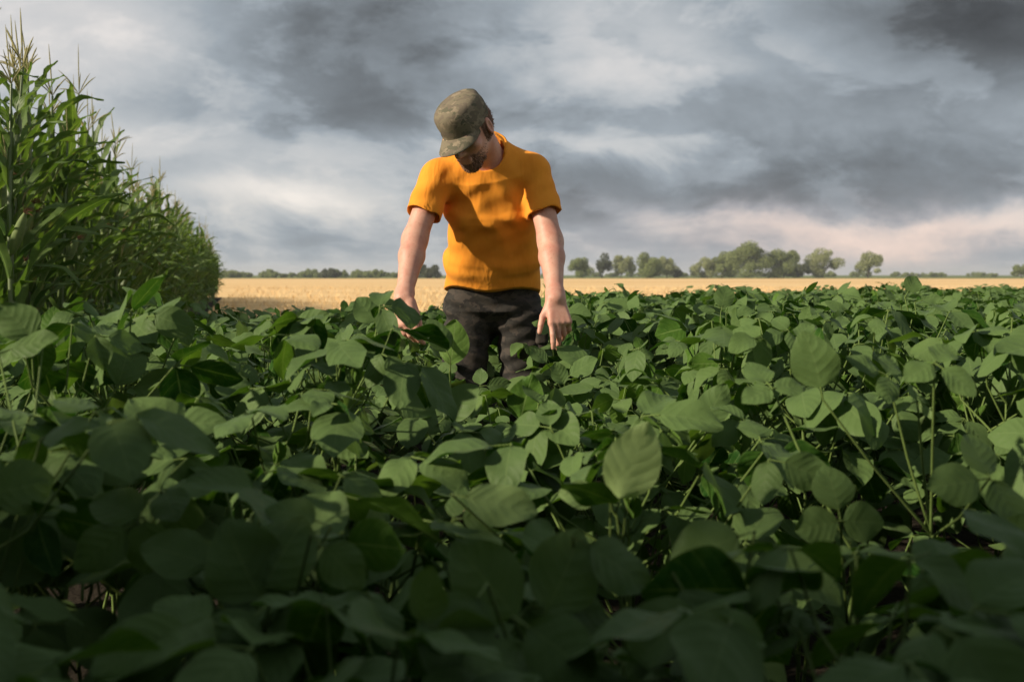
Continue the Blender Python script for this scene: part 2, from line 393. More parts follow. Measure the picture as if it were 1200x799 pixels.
TREES = [  # px, top py, px width, Y, material, loose, label
    (681, 303, 24, 285, C_MID, .2, 'small green tree just beside the man at the far field edge'),
    (706, 298, 15, 288, C_DARK, .3, 'dark narrow tree next to the small green tree on the horizon'),
    (729, 300, 24, 290, C_PALE, .5, 'pale loose tree left of the dense green grove tree'),
    (760, 296, 36, 282, C_MID, .0, 'dense green tree with broad crown left of the small dark bush'),
    (781, 301, 22, 292, C_PALE, .4, 'pale tree leaning against the dense green tree on the horizon'),
    (794, 313, 9, 284, C_DARK, .1, 'small dark bush standing alone in the gap between tree groups'),
    (829, 304, 30, 295, C_PALE, .4, 'low pale tree at the left end of the biggest tree group'),
    (848, 299, 26, 292, C_MID, .3, 'middling green tree tucked against the tallest round tree'),
    (877, 288, 46, 285, C_MID, .05, 'tallest round green tree of the biggest group on the horizon'),
    (917, 293, 48, 288, C_MID, .0, 'wide round green tree right of the tallest round tree'),
    (940, 309, 16, 284, C_DARK, .1, 'dark low bush at the right end of the biggest tree group'),
    (966, 292, 32, 290, C_PALE, .45, 'pale airy tree between the biggest tree group and the slender tree'),
    (1019, 294, 24, 290, C_PALE, .6, 'slender pale tree standing alone on the horizon'),
    (1197, 309, 20, 290, C_MID, .2, 'small green tree at the far right end of the horizon'),
    (503, 309, 26, 270, C_DARK, .0, 'dark green tree on the horizon between the man\'s arm and his waist'),
    (386, 316, 24, 300, C_DARK, .1, 'low dark tree on the horizon between corn and man'),
]
for i, (px, py, pw, Y, mat, loose, lab) in enumerate(TREES):
    top = P(px, py, Y); h = top[2]; w = pw * 1.3 * Y / FPX
    o = link('tree', None); o.location = (top[0], Y, 0); o.rotation_euler[2] = i * 1.3
    tag(o, lab, 'tree', 'trees along the horizon')
    cr, wd = tree_geo(h, w, 100 + i, loose, 0.03 if h < 5 else 0.06)
    link('crown', cr.mesh('crown', mat), o); link('trunk', wd.mesh('trunk', M_BARK), o)
def treeline():
    g = Geo(); r = np.random.default_rng(5)
    for i in range(46):
        px = 262 + 250 * r.random(); Y = 330 + 60 * r.random(); x = (px - 600) / FPX * Y
        cr, _ = tree_geo(r.uniform(1.2, 2.8), r.uniform(4, 9), 300 + i, .2, 0.05); g.join(cr, rz(r.random() * 6), (x, Y, 0))
    for i in range(60):
        px = 640 + 620 * r.random(); Y = 420 + 120 * r.random(); x = (px - 600) / FPX * Y
        cr, _ = tree_geo(r.uniform(1.4, 2.6), r.uniform(4, 9), 400 + i, .2, 0.05); g.join(cr, rz(r.random() * 6), (x, Y, 0))
    o = link('treeline', g.mesh('treeline', C_MID)); tag(o, 'low hazy line of far bushes and hedges along the horizon', 'treeline', kind='stuff')
treeline()

# ------------------------------------------------------------------ corn
def corn_variant(seed):
    r = np.random.default_rng(seed); st = Geo(); lf = Geo(); ta = Geo(); ea = Geo(); sk = Geo()
    H = r.uniform(1.9, 2.25); lean = r.normal(0, .04, 2); a0 = r.random() * 6.28
    def axis(z): return np.array((lean[0] * (z / H) ** 2 * H, lean[1] * (z / H) ** 2 * H, z))
    zs = np.linspace(-0.05, H, 16)
    tube(st, [axis(z) for z in zs], np.linspace(.015, .006, 16) * (1 + .12 * (np.arange(16) % 2)), 7)
    nl = 14
    for i in range(nl):
        q = i / (nl - 1); z = 0.22 + (H - 0.50) * q; az = a0 + math.pi * i + r.normal(0, .35)
        L = (0.62 + 0.30 * math.sin(math.pi * min(1, q * 1.1 + .1))) * r.uniform(.72, 1.0) * (1 if q < .85 else .75)
        Wd = r.uniform(.034, .047) * (1.0 if q < .8 else .8); e0 = R(r.uniform(66, 86)); bend = R(r.choice([r.uniform(25, 70), r.uniform(70, 150)])) * (1.0 if q < .7 else .8)
        k = 13; s = np.linspace(0, 1, k); ang = e0 - bend * s ** 1.6
        dr = np.cumsum(np.cos(ang)) * L / k; dzz = np.cumsum(np.sin(ang)) * L / k
        hd = np.array((math.cos(az), math.sin(az), 0)); sd_ = np.array((-math.sin(az), math.cos(az), 0))
        sw = r.normal(0, .10) * s ** 2 * L
        cen = axis(z) + dr[:, None] * hd + dzz[:, None] * np.array((0, 0, 1.0)) + sw[:, None] * sd_
        w = Wd * np.minimum(1, s * 5 + .35) * np.clip(1 - s ** 3.2, 0.03, 1) ** .8
        nrm = -np.sin(ang)[:, None] * hd + np.cos(ang)[:, None] * np.array((0, 0, 1.0))
        tw = r.normal(0, .5) * s; sv = np.cos(tw)[:, None] * sd_ + np.sin(tw)[:, None] * nrm; nv = np.cos(tw)[:, None] * nrm - np.sin(tw)[:, None] * sd_
        ph = r.random() * 6.28; rip = .012 * np.sin(s * 22 + ph); rip2 = .012 * np.sin(s * 19 + ph + 2)
        rows = [cen - sv * w[:, None] + nv * (w * .45 + rip)[:, None], cen - sv * (w * .5)[:, None] + nv * (w * .13)[:, None], cen,
                cen + sv * (w * .5)[:, None] + nv * (w * .13)[:, None], cen + sv * w[:, None] + nv * (w * .45 + rip2)[:, None]]
        v = np.stack(rows, 1).reshape(-1, 3)
        uv = np.stack([np.tile([0, .25, .5, .75, 1], k), np.repeat(s, 5)], 1)
        lf.add(v, gf(k, 5), uv, float(np.clip(r.normal(.35 + .3 * q, .2), 0, 1)))
        tube(st, [axis(max(0.02, z - .16)), axis(z - .05), axis(z + .01)], [.0165, .0165, .014], 6)
    top = axis(H)
    def branch(a, el, L):
        h = np.array((math.cos(a), math.sin(a), 0)); s = np.linspace(0, 1, 6)
        pts = top + (s * L * math.cos(el))[:, None] * h + (s * L * math.sin(el) - .45 * L * s ** 2 * math.cos(el))[:, None] * np.array((0, 0, 1.0))
        tube(ta, pts, [.0015, .0034, .0042, .0042, .0034, .001], 4, .5)
    branch(0, R(86), r.uniform(.26, .34))
    for i in range(int(r.integers(4, 9))): branch(r.random() * 6.28, R(r.uniform(35, 72)), r.uniform(.15, .24))
    za = r.uniform(.95, 1.2); aa = a0 + r.normal(0, .4) + math.pi / 2; d = unit((math.cos(aa) * .45, math.sin(aa) * .45, .9)); b = axis(za) + d * .02
    s = np.linspace(0, 1, 9); tube(ea, b + np.outer(s * .23, d), .027 * np.sin(np.pi * np.clip(s * .88 + .1, 0, 1)) ** .7 + .002, 8)
    for i in range(9):
        e = unit(d + r.normal(0, .45, 3)); e2 = unit(e + np.array((0, 0, -.7)))
        tube(sk, [b + d * .22, b + d * .22 + e * .03, b + d * .22 + e * .03 + e2 * .03], [.003, .0025, .001], 4)
    return dict(stalk=st, leaves=lf, tassel=ta, ear=ea, silk=sk)
CV = [corn_variant(700 + i) for i in range(9)]
CM = [dict(stalk=c['stalk'].mesh('stalk', M_CORN), foliage=c['leaves'].mesh('corn_foliage', M_CORN), tassel=c['tassel'].mesh('tassel', M_TASSEL),
           ear=c['ear'].mesh('ear', M_HUSK), silk=c['silk'].mesh('silk', M_SILK)) for c in CV]
def corn_plant(k, x, y, a, sc, label, group):
    m = CM[k]; o = link('corn_plant', None); o.location = (x, y, 0); o.rotation_euler = (rng.normal(0, .03), rng.normal(0, .03), a); o.scale = (sc,) * 3
    tag(o, label, 'corn plant', group)
    link('stalk', m['stalk'], o); link('foliage', m['foliage'], o); link('tassel', m['tassel'], o)
    e = link('ear', m['ear'], o); link('silk', m['silk'], e)
    return o
corn_rest = Geo()
def corn_merge(g, k, x, y, a, sc):
    for q in ('stalk', 'leaves'): g.join(CV[k][q], rz(a), (x, y, 0), sc)
    t = CV[k]['tassel']; g.join(t, rz(a), (x, y, 0), sc)
spots = []
y = 4.9
while y < 42.5:
    spots.append((corn_edge(y) + rng.normal(0, .06), y + rng.normal(0, .05), 0)); y += 0.19 if y < 20 else 0.24
for row in range(1, 9):
    y = 4.9 + 0.3 * row * .2
    while y < 43:
        spots.append((corn_edge(y) - .70 * row + rng.normal(0, .06), y + rng.normal(0, .05), row)); y += 0.21 if row < 4 else .30
indiv = [s for s in spots if s[2] == 0 or (s[2] == 1 and s[1] < 20) or (s[2] == 2 and s[1] < 9)]
def infr(x, y, m=0.02): return abs(x) < (0.514 + m) * y
n_c = 0
for x, y, row in spots:
    if rng.random() < (.12 if row < 2 else .30): continue
    k = int(rng.integers(0, 9)); a = rng.random() * 6.28
    sc = rng.uniform(.80, 1.12) * (1.0 if y < 33 else 1.0 - .25 * (y - 33) / 10)
    if (x, y, row) in indiv and infr(x, y) and n_c < 290:
        n_c += 1
        where = ('tall corn plant in the nearest stretch, left of the soybeans' if y < 7.5 else
                 'corn plant of the middle stretch, below the long leaning leaves' if y < 12 else
                 'corn plant in the sloping stretch running down to the field' if y < 24 else
                 'small distant corn plant at the tapering end beside the stubble')
        if row: where = where.replace('corn plant', 'inner corn plant', 1) if row == 1 else where.replace('corn plant', 'innermost corn plant', 1)
        corn_plant(k, x, y, a, sc, where, 'corn: ' + where)
    else: corn_merge(corn_rest, k, x, y, a, sc)
o = link('corn_field', corn_rest.mesh('corn_field', M_CORN)); tag(o, 'dense mass of corn standing behind the first rows', 'corn field', kind='stuff')
# unseen corn added beside and behind the camera to shade the nearest soybeans
g = Geo()
for i in range(1250):
    if i < 560: x = -1.8 - 3.6 * rng.random(); y = -.05 - 6.4 * rng.random()
    else: x = -3 + 9.5 * rng.random(); y = -.50 - 2.3 * rng.random()
    corn_merge(g, int(rng.integers(0, 9)), x, y, rng.random() * 6.28, rng.uniform(1.12, 1.32) if i < 560 else rng.uniform(1.06, 1.22))
o = link('corn_field', g.mesh('added_shade_corn', M_CORN)); tag(o, 'added corn out of view beside and behind the camera, shading the near soybeans', 'corn field', kind='stuff')

# ------------------------------------------------------------------ soybeans
def leaflet(g, base, t, n, L, r, lod=1, wid=1.0, tint=None, fold=None, droop=None):
    nu, nv = ((13, 7), (7, 5), (4, 3))[lod]
    s = np.linspace(0, 1, nu)[:, None]; tt = np.linspace(-1, 1, nv)[None, :]
    pw_ = r.uniform(.80, .98); hw = L * 0.365 * wid * (np.sin(np.pi * np.clip(s, .0, 1) ** pw_ * .985 + .010) ** .70) * (1 - .10 * s)
    fold = r.uniform(-.05, .42) if fold is None else fold
    droop = r.uniform(.02, .42) if droop is None else droop
    x = tt * hw; ph = r.random() * 6.28; q = r.random() * 6.28
    side = r.normal(0, .05) * L
    z = fold * np.abs(x) - droop * L * s ** 1.8 - .9 * r.uniform(0, .35) * x * x / L * 2 + .040 * L * np.sin(s * 7 + ph) * np.abs(tt) ** 1.5 \
        + .024 * L * np.sin(s * 12 + tt * 3 + q) * np.abs(tt)
    X = x + side * s ** 2; Y = s * L * (1 - .25 * droop) + 0 * tt
    v = np.stack([X + 0 * s, Y, z], -1).reshape(-1, 3)
    uv = np.stack([np.broadcast_to(tt * .5 + .5, (nu, nv)), np.broadcast_to(s, (nu, nv))], -1).reshape(-1, 2)
    g.add(v @ basis(t, n).T + np.asarray(base), gf(nu, nv)[:, ::-1], uv, float(np.clip(r.normal(.42, .24), 0, 1)) if tint is None else tint)
def trifoliate(g, hub, d, n, L, r, lod=1, tint=None, droops=None):
    """three leaflets on a stalk end: d = horizontal heading, n = blade normal"""
    d = unit(d); n = unit(n); sidev = unit(np.cross(d, n)); n = np.cross(sidev, d)
    base_t = float(np.clip(r.normal(.45, .33), 0, 1.15)) if tint is None else tint
    for k, (a, pl) in enumerate(((0, .28), (R(78) + r.normal(0, .12), .05), (-R(78) + r.normal(0, .12), .05))):
        dd = rot(d, n, a); dr = r.uniform(R(0), R(38)) if droops is None else droops[k]
        sd_ = np.cross(dd, n); t = rot(dd, sd_, -dr); nn = rot(n, sd_, -dr); nn = rot(nn, t, r.normal(0, .22))
        b = hub + dd * L * pl
        if lod < 2: tube(g, [hub, (hub + b) / 2, b + t * L * .03], [.0017, .0015, .0012], 4 if lod else 5, -1.0)
        leaflet(g, b, t, nn, L * (1.0 if k == 0 else .9) * r.uniform(.9, 1.08), r, lod, r.uniform(.92, 1.1), float(np.clip(base_t + r.normal(0, .1), 0, 1)))
SUNLEAN = np.array((-.40, -.35, 0))            # blades turn towards the low sun
def soy_plant(seed, H=0.72, nleaf=15, lod=1, size=0.105, split=False, low=0.30):
    r = np.random.default_rng(seed); stem = Geo(); leaves = []
    lean = r.normal(0, .05, 2); a0 = r.random() * 6.28; Hs = H * .86
    def axis(z): return np.array((lean[0] * z, lean[1] * z, z))
    bw = r.normal(0, .03, 2)
    def axis(z): return np.array((lean[0] * z + bw[0] * math.sin(z * 5.5), lean[1] * z + bw[1] * math.sin(z * 5), z))
    tube(stem, [axis(z) + (r.normal(0, .004), r.normal(0, .004), 0) for z in np.linspace(-.03, Hs, 8)], np.linspace(.0052, .002, 8), 6)
    for i in range(nleaf):
        q = i / (nleaf - 1); z = Hs * (low + (1 - low) * q ** .85)
        az = a0 + math.pi * i * 1.0 + r.normal(0, .65) + i * .22
        pl = (.10 + .17 * math.sin(math.pi * min(1, .15 + .75 * (1 - q)))) * r.uniform(.75, 1.25)
        el = R(r.uniform(28, 62)) if q < .8 else R(r.uniform(45, 80))
        h = np.array((math.cos(az), math.sin(az), 0)); up = np.array((0, 0, 1.0))
        hub = axis(z) + h * pl * math.cos(el) + up * pl * math.sin(el)
        if hub[2] > H * 1.06: hub[2] = H * r.uniform(.97, 1.06)
        g = Geo(); midp = axis(z) * .5 + hub * .5 + h * pl * .08 - up * pl * .06
        tube(g, [axis(z), midp, hub], [.0026, .0021, .0017], 4 if lod else 6, -1.0)
        nrm = unit(up + SUNLEAN * r.uniform(-.15, .85) + r.normal(0, .48, 3)); dd = h + r.normal(0, .25, 3) * (1, 1, .5)
        if r.random() < .05: nrm = unit(-h * .9 + up * .3)
        trifoliate(g, hub, dd, nrm, size * r.uniform(.60, 1.22) * (.75 if q > .9 else 1), r, lod)
        leaves.append(g)
    if lod < 2:                                            # folded young leaves at the shoot tip
        g = Geo(); tp = axis(Hs)
        for k in range(3):
            a = r.random() * 6.28; leaflet(g, tp, unit((math.cos(a) * .5, math.sin(a) * .5, 1)), (math.cos(a + 2), math.sin(a + 2), .3), size * r.uniform(.3, .5), r, lod, .7, .85, .8, .1)
        leaves.append(g)
    return stem, leaves
VAR = []
for i in range(14):
    st, lv = soy_plant(40 + i, 0.72, 18, 1, .103, low=.42)
    fo = Geo(); [fo.join(l) for l in lv]
    VAR.append((st.mesh('soy_stem', M_SOY), fo.mesh('soy_foliage', M_SOY), st, fo))
FAR = []
for i in range(8):
    st, lv = soy_plant(80 + i, 0.72, 13, 2, low=.5); fo = Geo(); [fo.join(l) for l in lv]; FAR.append(fo)

PERSON_XY = (-0.075, 3.97)
rdir = unit((-0.22, 0.97, 0))[:2]; rper = np.array((rdir[1], -rdir[0]))
ROW = 0.50
off0 = np.dot(PERSON_XY, rper) + ROW / 2
GAPS = [(0.62, 1.58, 0.32), (0.56, 1.15, 0.16), (-0.55, 1.75, 0.15)]          # thin places in the stand: x, y, radius
HEROES = [(.17, 1.47), (.56, 1.62), (.06, 1.16), (-.70, 1.42), (.30, 1.28), (-.33, 1.2), (.72, 1.75), (-.16, 2.72), (1.2, 2.95), (.70, 3.35), (-.42, 2.35), (.24, 3.50)]
plants = []
for k in range(-26, 50):
    s = -8.0
    while s < 26:
        p = rper * (off0 + k * ROW + rng.normal(0, .07)) + rdir * (s + rng.normal(0, .04)); s += .145
        x, y = p
        if y > field_end(x) or y < -2.5 or x < corn_edge(max(y, 0)) + .35 or x > 1.2 + y * .75 or x < -1.8 - y * .6: continue
        if y < 2.0 and x < -2.0: continue
        if x * x + y * y < .40 ** 2: continue
        if math.hypot(x - PERSON_XY[0], y - PERSON_XY[1]) < .24: continue
        if abs(x - PERSON_XY[0] - .04) < .17 and 2.85 < y < 4.0: continue
        if any(math.hypot(x - a, y - b) < c for a, b, c in GAPS) and rng.random() < .45: continue
        if any(math.hypot(x - a, y - b) < .125 for a, b in HEROES): continue
        plants.append((math.hypot(x, y), x, y))
plants.sort()
MOUNDS = [(-.80, 1.95, .40, .12), (-.50, 2.25, .24, .05), (-1.35, 2.8, .5, .12), (.80, 2.30, .38, .085), (1.45, 2.5, .5, .085), (.55, 3.6, .45, .06), (1.05, 1.75, .25, .09)]
def canopy(x, y):
    d = math.hypot(x, y)
    up = sum(a * math.exp(-((x - mx) ** 2 + (y - my) ** 2) / (r_ * r_)) for mx, my, r_, a in MOUNDS) + .035 * math.sin(x * 4.1 + y * 1.7) * math.sin(y * 3.3 - x)
    return up + float(np.interp(d, [.5, .9, 1.5, 2.4, 4, 8, 20], [.60, .64, .70, .735, .73, .715, .70])) * (.94 if x < -.25 and y > 2.5 else 1)
soy_rest = Geo(); n_ind = 0; n_split = 0
def zone(x, y):
    side = 'left' if x < -.17 * y else ('right' if x > .17 * y else 'middle')
    if y < 1.35: return {'left': 'soybean plant of the darkest nearest stand, lower left corner', 'right': 'soybean plant of the darkest nearest stand, lower right corner',
                         'middle': 'large leaved soybean plant nearest the camera, below the man'}[side]
    if y < 2.4: return {'left': 'shaded soybean plant in the second stand, below the corn', 'right': 'shaded soybean plant around the open gap with bare stems',
                        'middle': 'shaded soybean plant in front of the man\'s legs'}[side]
    if y < 4.2: return {'left': 'soybean plant beside the man\'s lowered hand, towards the corn', 'right': 'soybean plant level with the man on the open field side',
                        'middle': 'soybean plant touching the man\'s hands and trousers'}[side]
    return {'left': 'far small soybean plant between corn and stubble', 'right': 'far small soybean plant below the right stubble strip', 'middle': 'small soybean plant behind the man'}[side]
for d, x, y in plants:
    H = canopy(x, y) * (.86 if math.hypot(x - .08, y - 3.15) < .70 and y < 3.9 else 1) * (.88 if math.hypot(x + .36, y - 2.95) < .36 else 1) * (.90 if math.hypot(x - .02, y - 2.45) < .38 else 1) * (.62 if any(math.hypot(x - a_, y - b_) < c_ for a_, b_, c_ in GAPS) else 1) * rng.uniform(.90, 1.08) * (1.12 if rng.random() < .05 else 1); H = min(H, .875 if math.hypot(x, y) < 3 else .84); a = rng.random() * 6.28
    vis = y > .55 and abs(x) < .53 * y + .05
    if vis and n_ind < 286:
        n_ind += 1; lab = zone(x, y)
        o = link('soybean_plant', None); o.location = (x, y, 0); a = rng.normal(0, .45); o.rotation_euler[2] = a
        tag(o, lab, 'soybean plant', 'soybeans: ' + lab)
        if y < 2.1:
            n_split += 1
            st, lv = soy_plant(2000 + n_ind, H, 16, 0, .114, low=.46)
            link('stem', st.mesh('stem', M_SOY), o)
            for l in lv[:-1]: link('leaf', l.mesh('leaf', M_SOY), o)
            link('shoot_tip', lv[-1].mesh('shoot_tip', M_SOY), o)
        else:
            v_ = VAR[int(rng.integers(0, 14))]; o.scale = (1, 1, H / .72)
            link('stem', v_[0], o); link('foliage', v_[1], o)
    else:
        a = rng.normal(0, .45)
        near = d < 7
        if near:
            v_ = VAR[int(rng.integers(0, 14))]; M = rz(a) @ np.diag((1, 1, H / .72))
            soy_rest.join(v_[3], M, (x, y, 0))
        else:
            soy_rest.join(FAR[int(rng.integers(0, 8))], rz(a) @ np.diag((1.1, 1.1, H / .72)), (x, y, 0))
o = link('soybean_field', soy_rest.mesh('soybean_field', M_SOY)); tag(o, 'rest of the soybean field, a green mass out to the stubble', 'soybean field', kind='stuff')
print('soy', len(plants), 'individual', n_ind, 'split', n_split, 'corn', n_c)
# ------------------------------------------------------------------ single plants that stand out in the photograph
def hero(label, base, H, leaves):
    """leaves: (px, py) of the leaflet's stalk end, (px, py) of its tip, depth Y, blade normal, width, tint; 'T' first = a whole trifoliate leaf"""
    global n_ind
    bx, by = base; o = link('soybean_plant', None); o.location = (bx, by, 0); off = np.array((bx, by, 0.0))
    tag(o, label, 'soybean plant', 'soybeans that stand out'); r = np.random.default_rng(int(abs(bx * 977 + by * 3331)) + 5)
    st = Geo(); tube(st, [(r.normal(0, .004), r.normal(0, .004), z) for z in np.linspace(-.03, H * .9, 8)], np.linspace(.0055, .0022, 8), 6)
    link('stem', st.mesh('stem', M_SOY), o)
    for L in leaves:
        tri = L[0] == 'T'
        if tri: L = L[1:]
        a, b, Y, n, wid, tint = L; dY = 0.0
        if isinstance(Y, tuple): Y, dY = Y
        A = P(a[0], a[1], Y) - off; Bp = P(b[0], b[1], Y + dY) - off; ln = np.linalg.norm(Bp - A); g = Geo()
        z0 = float(np.clip(A[2] - .22 * r.uniform(.8, 1.2), .15, H * .88)); s0 = np.array((0, 0, z0)); mid = s0 * .45 + A * .55 + (0, 0, -.015)
        if tri:
            d = unit(Bp - A); tube(g, [s0, mid, A], [.0028, .0023, .0018], 6); nn = unit(np.asarray(n) - np.dot(n, d) * d)
            for k, an in enumerate((0, R(98), -R(98))):
                dd = rot(d, nn, an); pl = .22 if k == 0 else .06; bb = A + dd * ln * pl
                tube(g, [A, (A + bb) / 2, bb + dd * .003], [.0017, .0015, .0012], 5); leaflet(g, bb, dd, nn + r.normal(0, .12, 3), ln * (.95 if k == 0 else .9), r, 0, wid, tint, .12, .12)
        else:
            tube(g, [s0, mid, A - unit(Bp - A) * .02, A + unit(Bp - A) * .003], [.0028, .0023, .0017, .0013], 6); leaflet(g, A, Bp - A, n, ln, r, 0, wid, tint, .14, .12)
        link('leaf', g.mesh('leaf', M_SOY), o)
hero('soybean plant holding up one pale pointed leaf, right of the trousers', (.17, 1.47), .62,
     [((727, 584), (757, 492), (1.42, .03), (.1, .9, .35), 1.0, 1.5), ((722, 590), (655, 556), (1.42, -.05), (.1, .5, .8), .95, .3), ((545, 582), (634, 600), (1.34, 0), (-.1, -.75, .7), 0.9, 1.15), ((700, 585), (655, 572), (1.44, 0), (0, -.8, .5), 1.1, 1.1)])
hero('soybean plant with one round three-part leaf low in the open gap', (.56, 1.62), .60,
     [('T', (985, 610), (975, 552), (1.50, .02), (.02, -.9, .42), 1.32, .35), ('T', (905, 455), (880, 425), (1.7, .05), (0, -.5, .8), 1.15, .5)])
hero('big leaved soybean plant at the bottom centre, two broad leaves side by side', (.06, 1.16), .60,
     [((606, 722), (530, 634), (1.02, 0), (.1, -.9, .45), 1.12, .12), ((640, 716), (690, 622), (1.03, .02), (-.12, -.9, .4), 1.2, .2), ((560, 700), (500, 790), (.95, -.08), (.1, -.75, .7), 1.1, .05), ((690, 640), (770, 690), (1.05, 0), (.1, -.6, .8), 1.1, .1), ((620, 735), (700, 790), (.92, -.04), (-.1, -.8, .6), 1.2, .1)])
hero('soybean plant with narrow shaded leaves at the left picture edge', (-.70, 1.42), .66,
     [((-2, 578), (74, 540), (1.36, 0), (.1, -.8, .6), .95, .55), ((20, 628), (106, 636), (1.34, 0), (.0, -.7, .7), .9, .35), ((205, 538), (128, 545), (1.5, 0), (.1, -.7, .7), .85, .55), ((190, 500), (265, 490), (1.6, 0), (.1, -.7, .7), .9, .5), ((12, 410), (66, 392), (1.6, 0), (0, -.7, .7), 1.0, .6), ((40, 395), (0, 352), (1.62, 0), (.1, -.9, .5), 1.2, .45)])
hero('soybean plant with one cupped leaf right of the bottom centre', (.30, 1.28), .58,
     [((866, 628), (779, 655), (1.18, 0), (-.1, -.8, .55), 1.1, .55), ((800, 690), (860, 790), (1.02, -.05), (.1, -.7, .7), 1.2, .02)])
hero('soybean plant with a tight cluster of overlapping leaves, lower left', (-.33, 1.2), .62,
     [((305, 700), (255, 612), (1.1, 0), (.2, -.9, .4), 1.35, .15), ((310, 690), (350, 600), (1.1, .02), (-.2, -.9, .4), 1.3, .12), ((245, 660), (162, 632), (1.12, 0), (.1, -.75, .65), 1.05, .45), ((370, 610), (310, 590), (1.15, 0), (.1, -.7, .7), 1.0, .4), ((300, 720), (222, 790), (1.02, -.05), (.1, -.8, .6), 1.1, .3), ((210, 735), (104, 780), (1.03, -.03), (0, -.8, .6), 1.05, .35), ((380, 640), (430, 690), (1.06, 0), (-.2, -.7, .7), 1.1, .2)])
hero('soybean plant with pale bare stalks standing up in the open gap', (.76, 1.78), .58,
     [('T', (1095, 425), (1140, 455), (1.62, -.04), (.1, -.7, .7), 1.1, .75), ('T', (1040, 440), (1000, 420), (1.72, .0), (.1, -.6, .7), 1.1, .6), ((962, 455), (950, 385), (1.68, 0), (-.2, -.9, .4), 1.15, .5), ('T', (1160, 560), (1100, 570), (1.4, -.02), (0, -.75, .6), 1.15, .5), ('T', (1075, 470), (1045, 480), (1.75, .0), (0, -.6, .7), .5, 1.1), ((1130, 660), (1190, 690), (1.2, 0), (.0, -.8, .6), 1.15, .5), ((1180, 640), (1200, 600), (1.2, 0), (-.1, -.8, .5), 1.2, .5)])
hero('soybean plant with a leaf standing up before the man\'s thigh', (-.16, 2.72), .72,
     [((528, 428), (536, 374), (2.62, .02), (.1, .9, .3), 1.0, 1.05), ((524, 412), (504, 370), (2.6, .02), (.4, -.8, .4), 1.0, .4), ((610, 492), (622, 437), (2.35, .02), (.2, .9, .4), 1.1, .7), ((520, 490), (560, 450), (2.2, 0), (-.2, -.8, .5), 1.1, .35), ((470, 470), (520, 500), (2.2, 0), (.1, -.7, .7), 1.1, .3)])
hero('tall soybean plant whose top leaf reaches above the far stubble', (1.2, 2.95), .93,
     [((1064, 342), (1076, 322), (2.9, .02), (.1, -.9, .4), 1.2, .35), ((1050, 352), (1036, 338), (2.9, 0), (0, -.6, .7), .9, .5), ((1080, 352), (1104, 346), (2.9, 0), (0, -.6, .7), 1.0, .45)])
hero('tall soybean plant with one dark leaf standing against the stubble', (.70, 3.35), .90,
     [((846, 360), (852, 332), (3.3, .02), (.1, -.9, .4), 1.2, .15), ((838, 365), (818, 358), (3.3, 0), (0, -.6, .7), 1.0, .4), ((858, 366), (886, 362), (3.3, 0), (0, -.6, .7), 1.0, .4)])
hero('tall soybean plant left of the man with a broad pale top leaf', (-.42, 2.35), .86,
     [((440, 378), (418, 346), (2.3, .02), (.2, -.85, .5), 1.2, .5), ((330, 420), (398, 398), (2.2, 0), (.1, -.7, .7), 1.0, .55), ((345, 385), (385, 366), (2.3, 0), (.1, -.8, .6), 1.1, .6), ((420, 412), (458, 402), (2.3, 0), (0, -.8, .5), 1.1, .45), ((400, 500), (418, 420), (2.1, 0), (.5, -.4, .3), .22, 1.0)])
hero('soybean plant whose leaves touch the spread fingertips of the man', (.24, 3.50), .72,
     [((690, 428), (652, 404), (3.42, 0), (.1, -.6, .8), 1.1, .5), ((640, 425), (622, 404), (3.38, 0), (-.1, -.5, .8), 1.1, .4), ((668, 440), (700, 418), (3.36, 0), (0, -.6, .8), 1.1, .55), ((660, 450), (650, 424), (3.3, 0), (0, -.8, .6), 1.1, .3)])
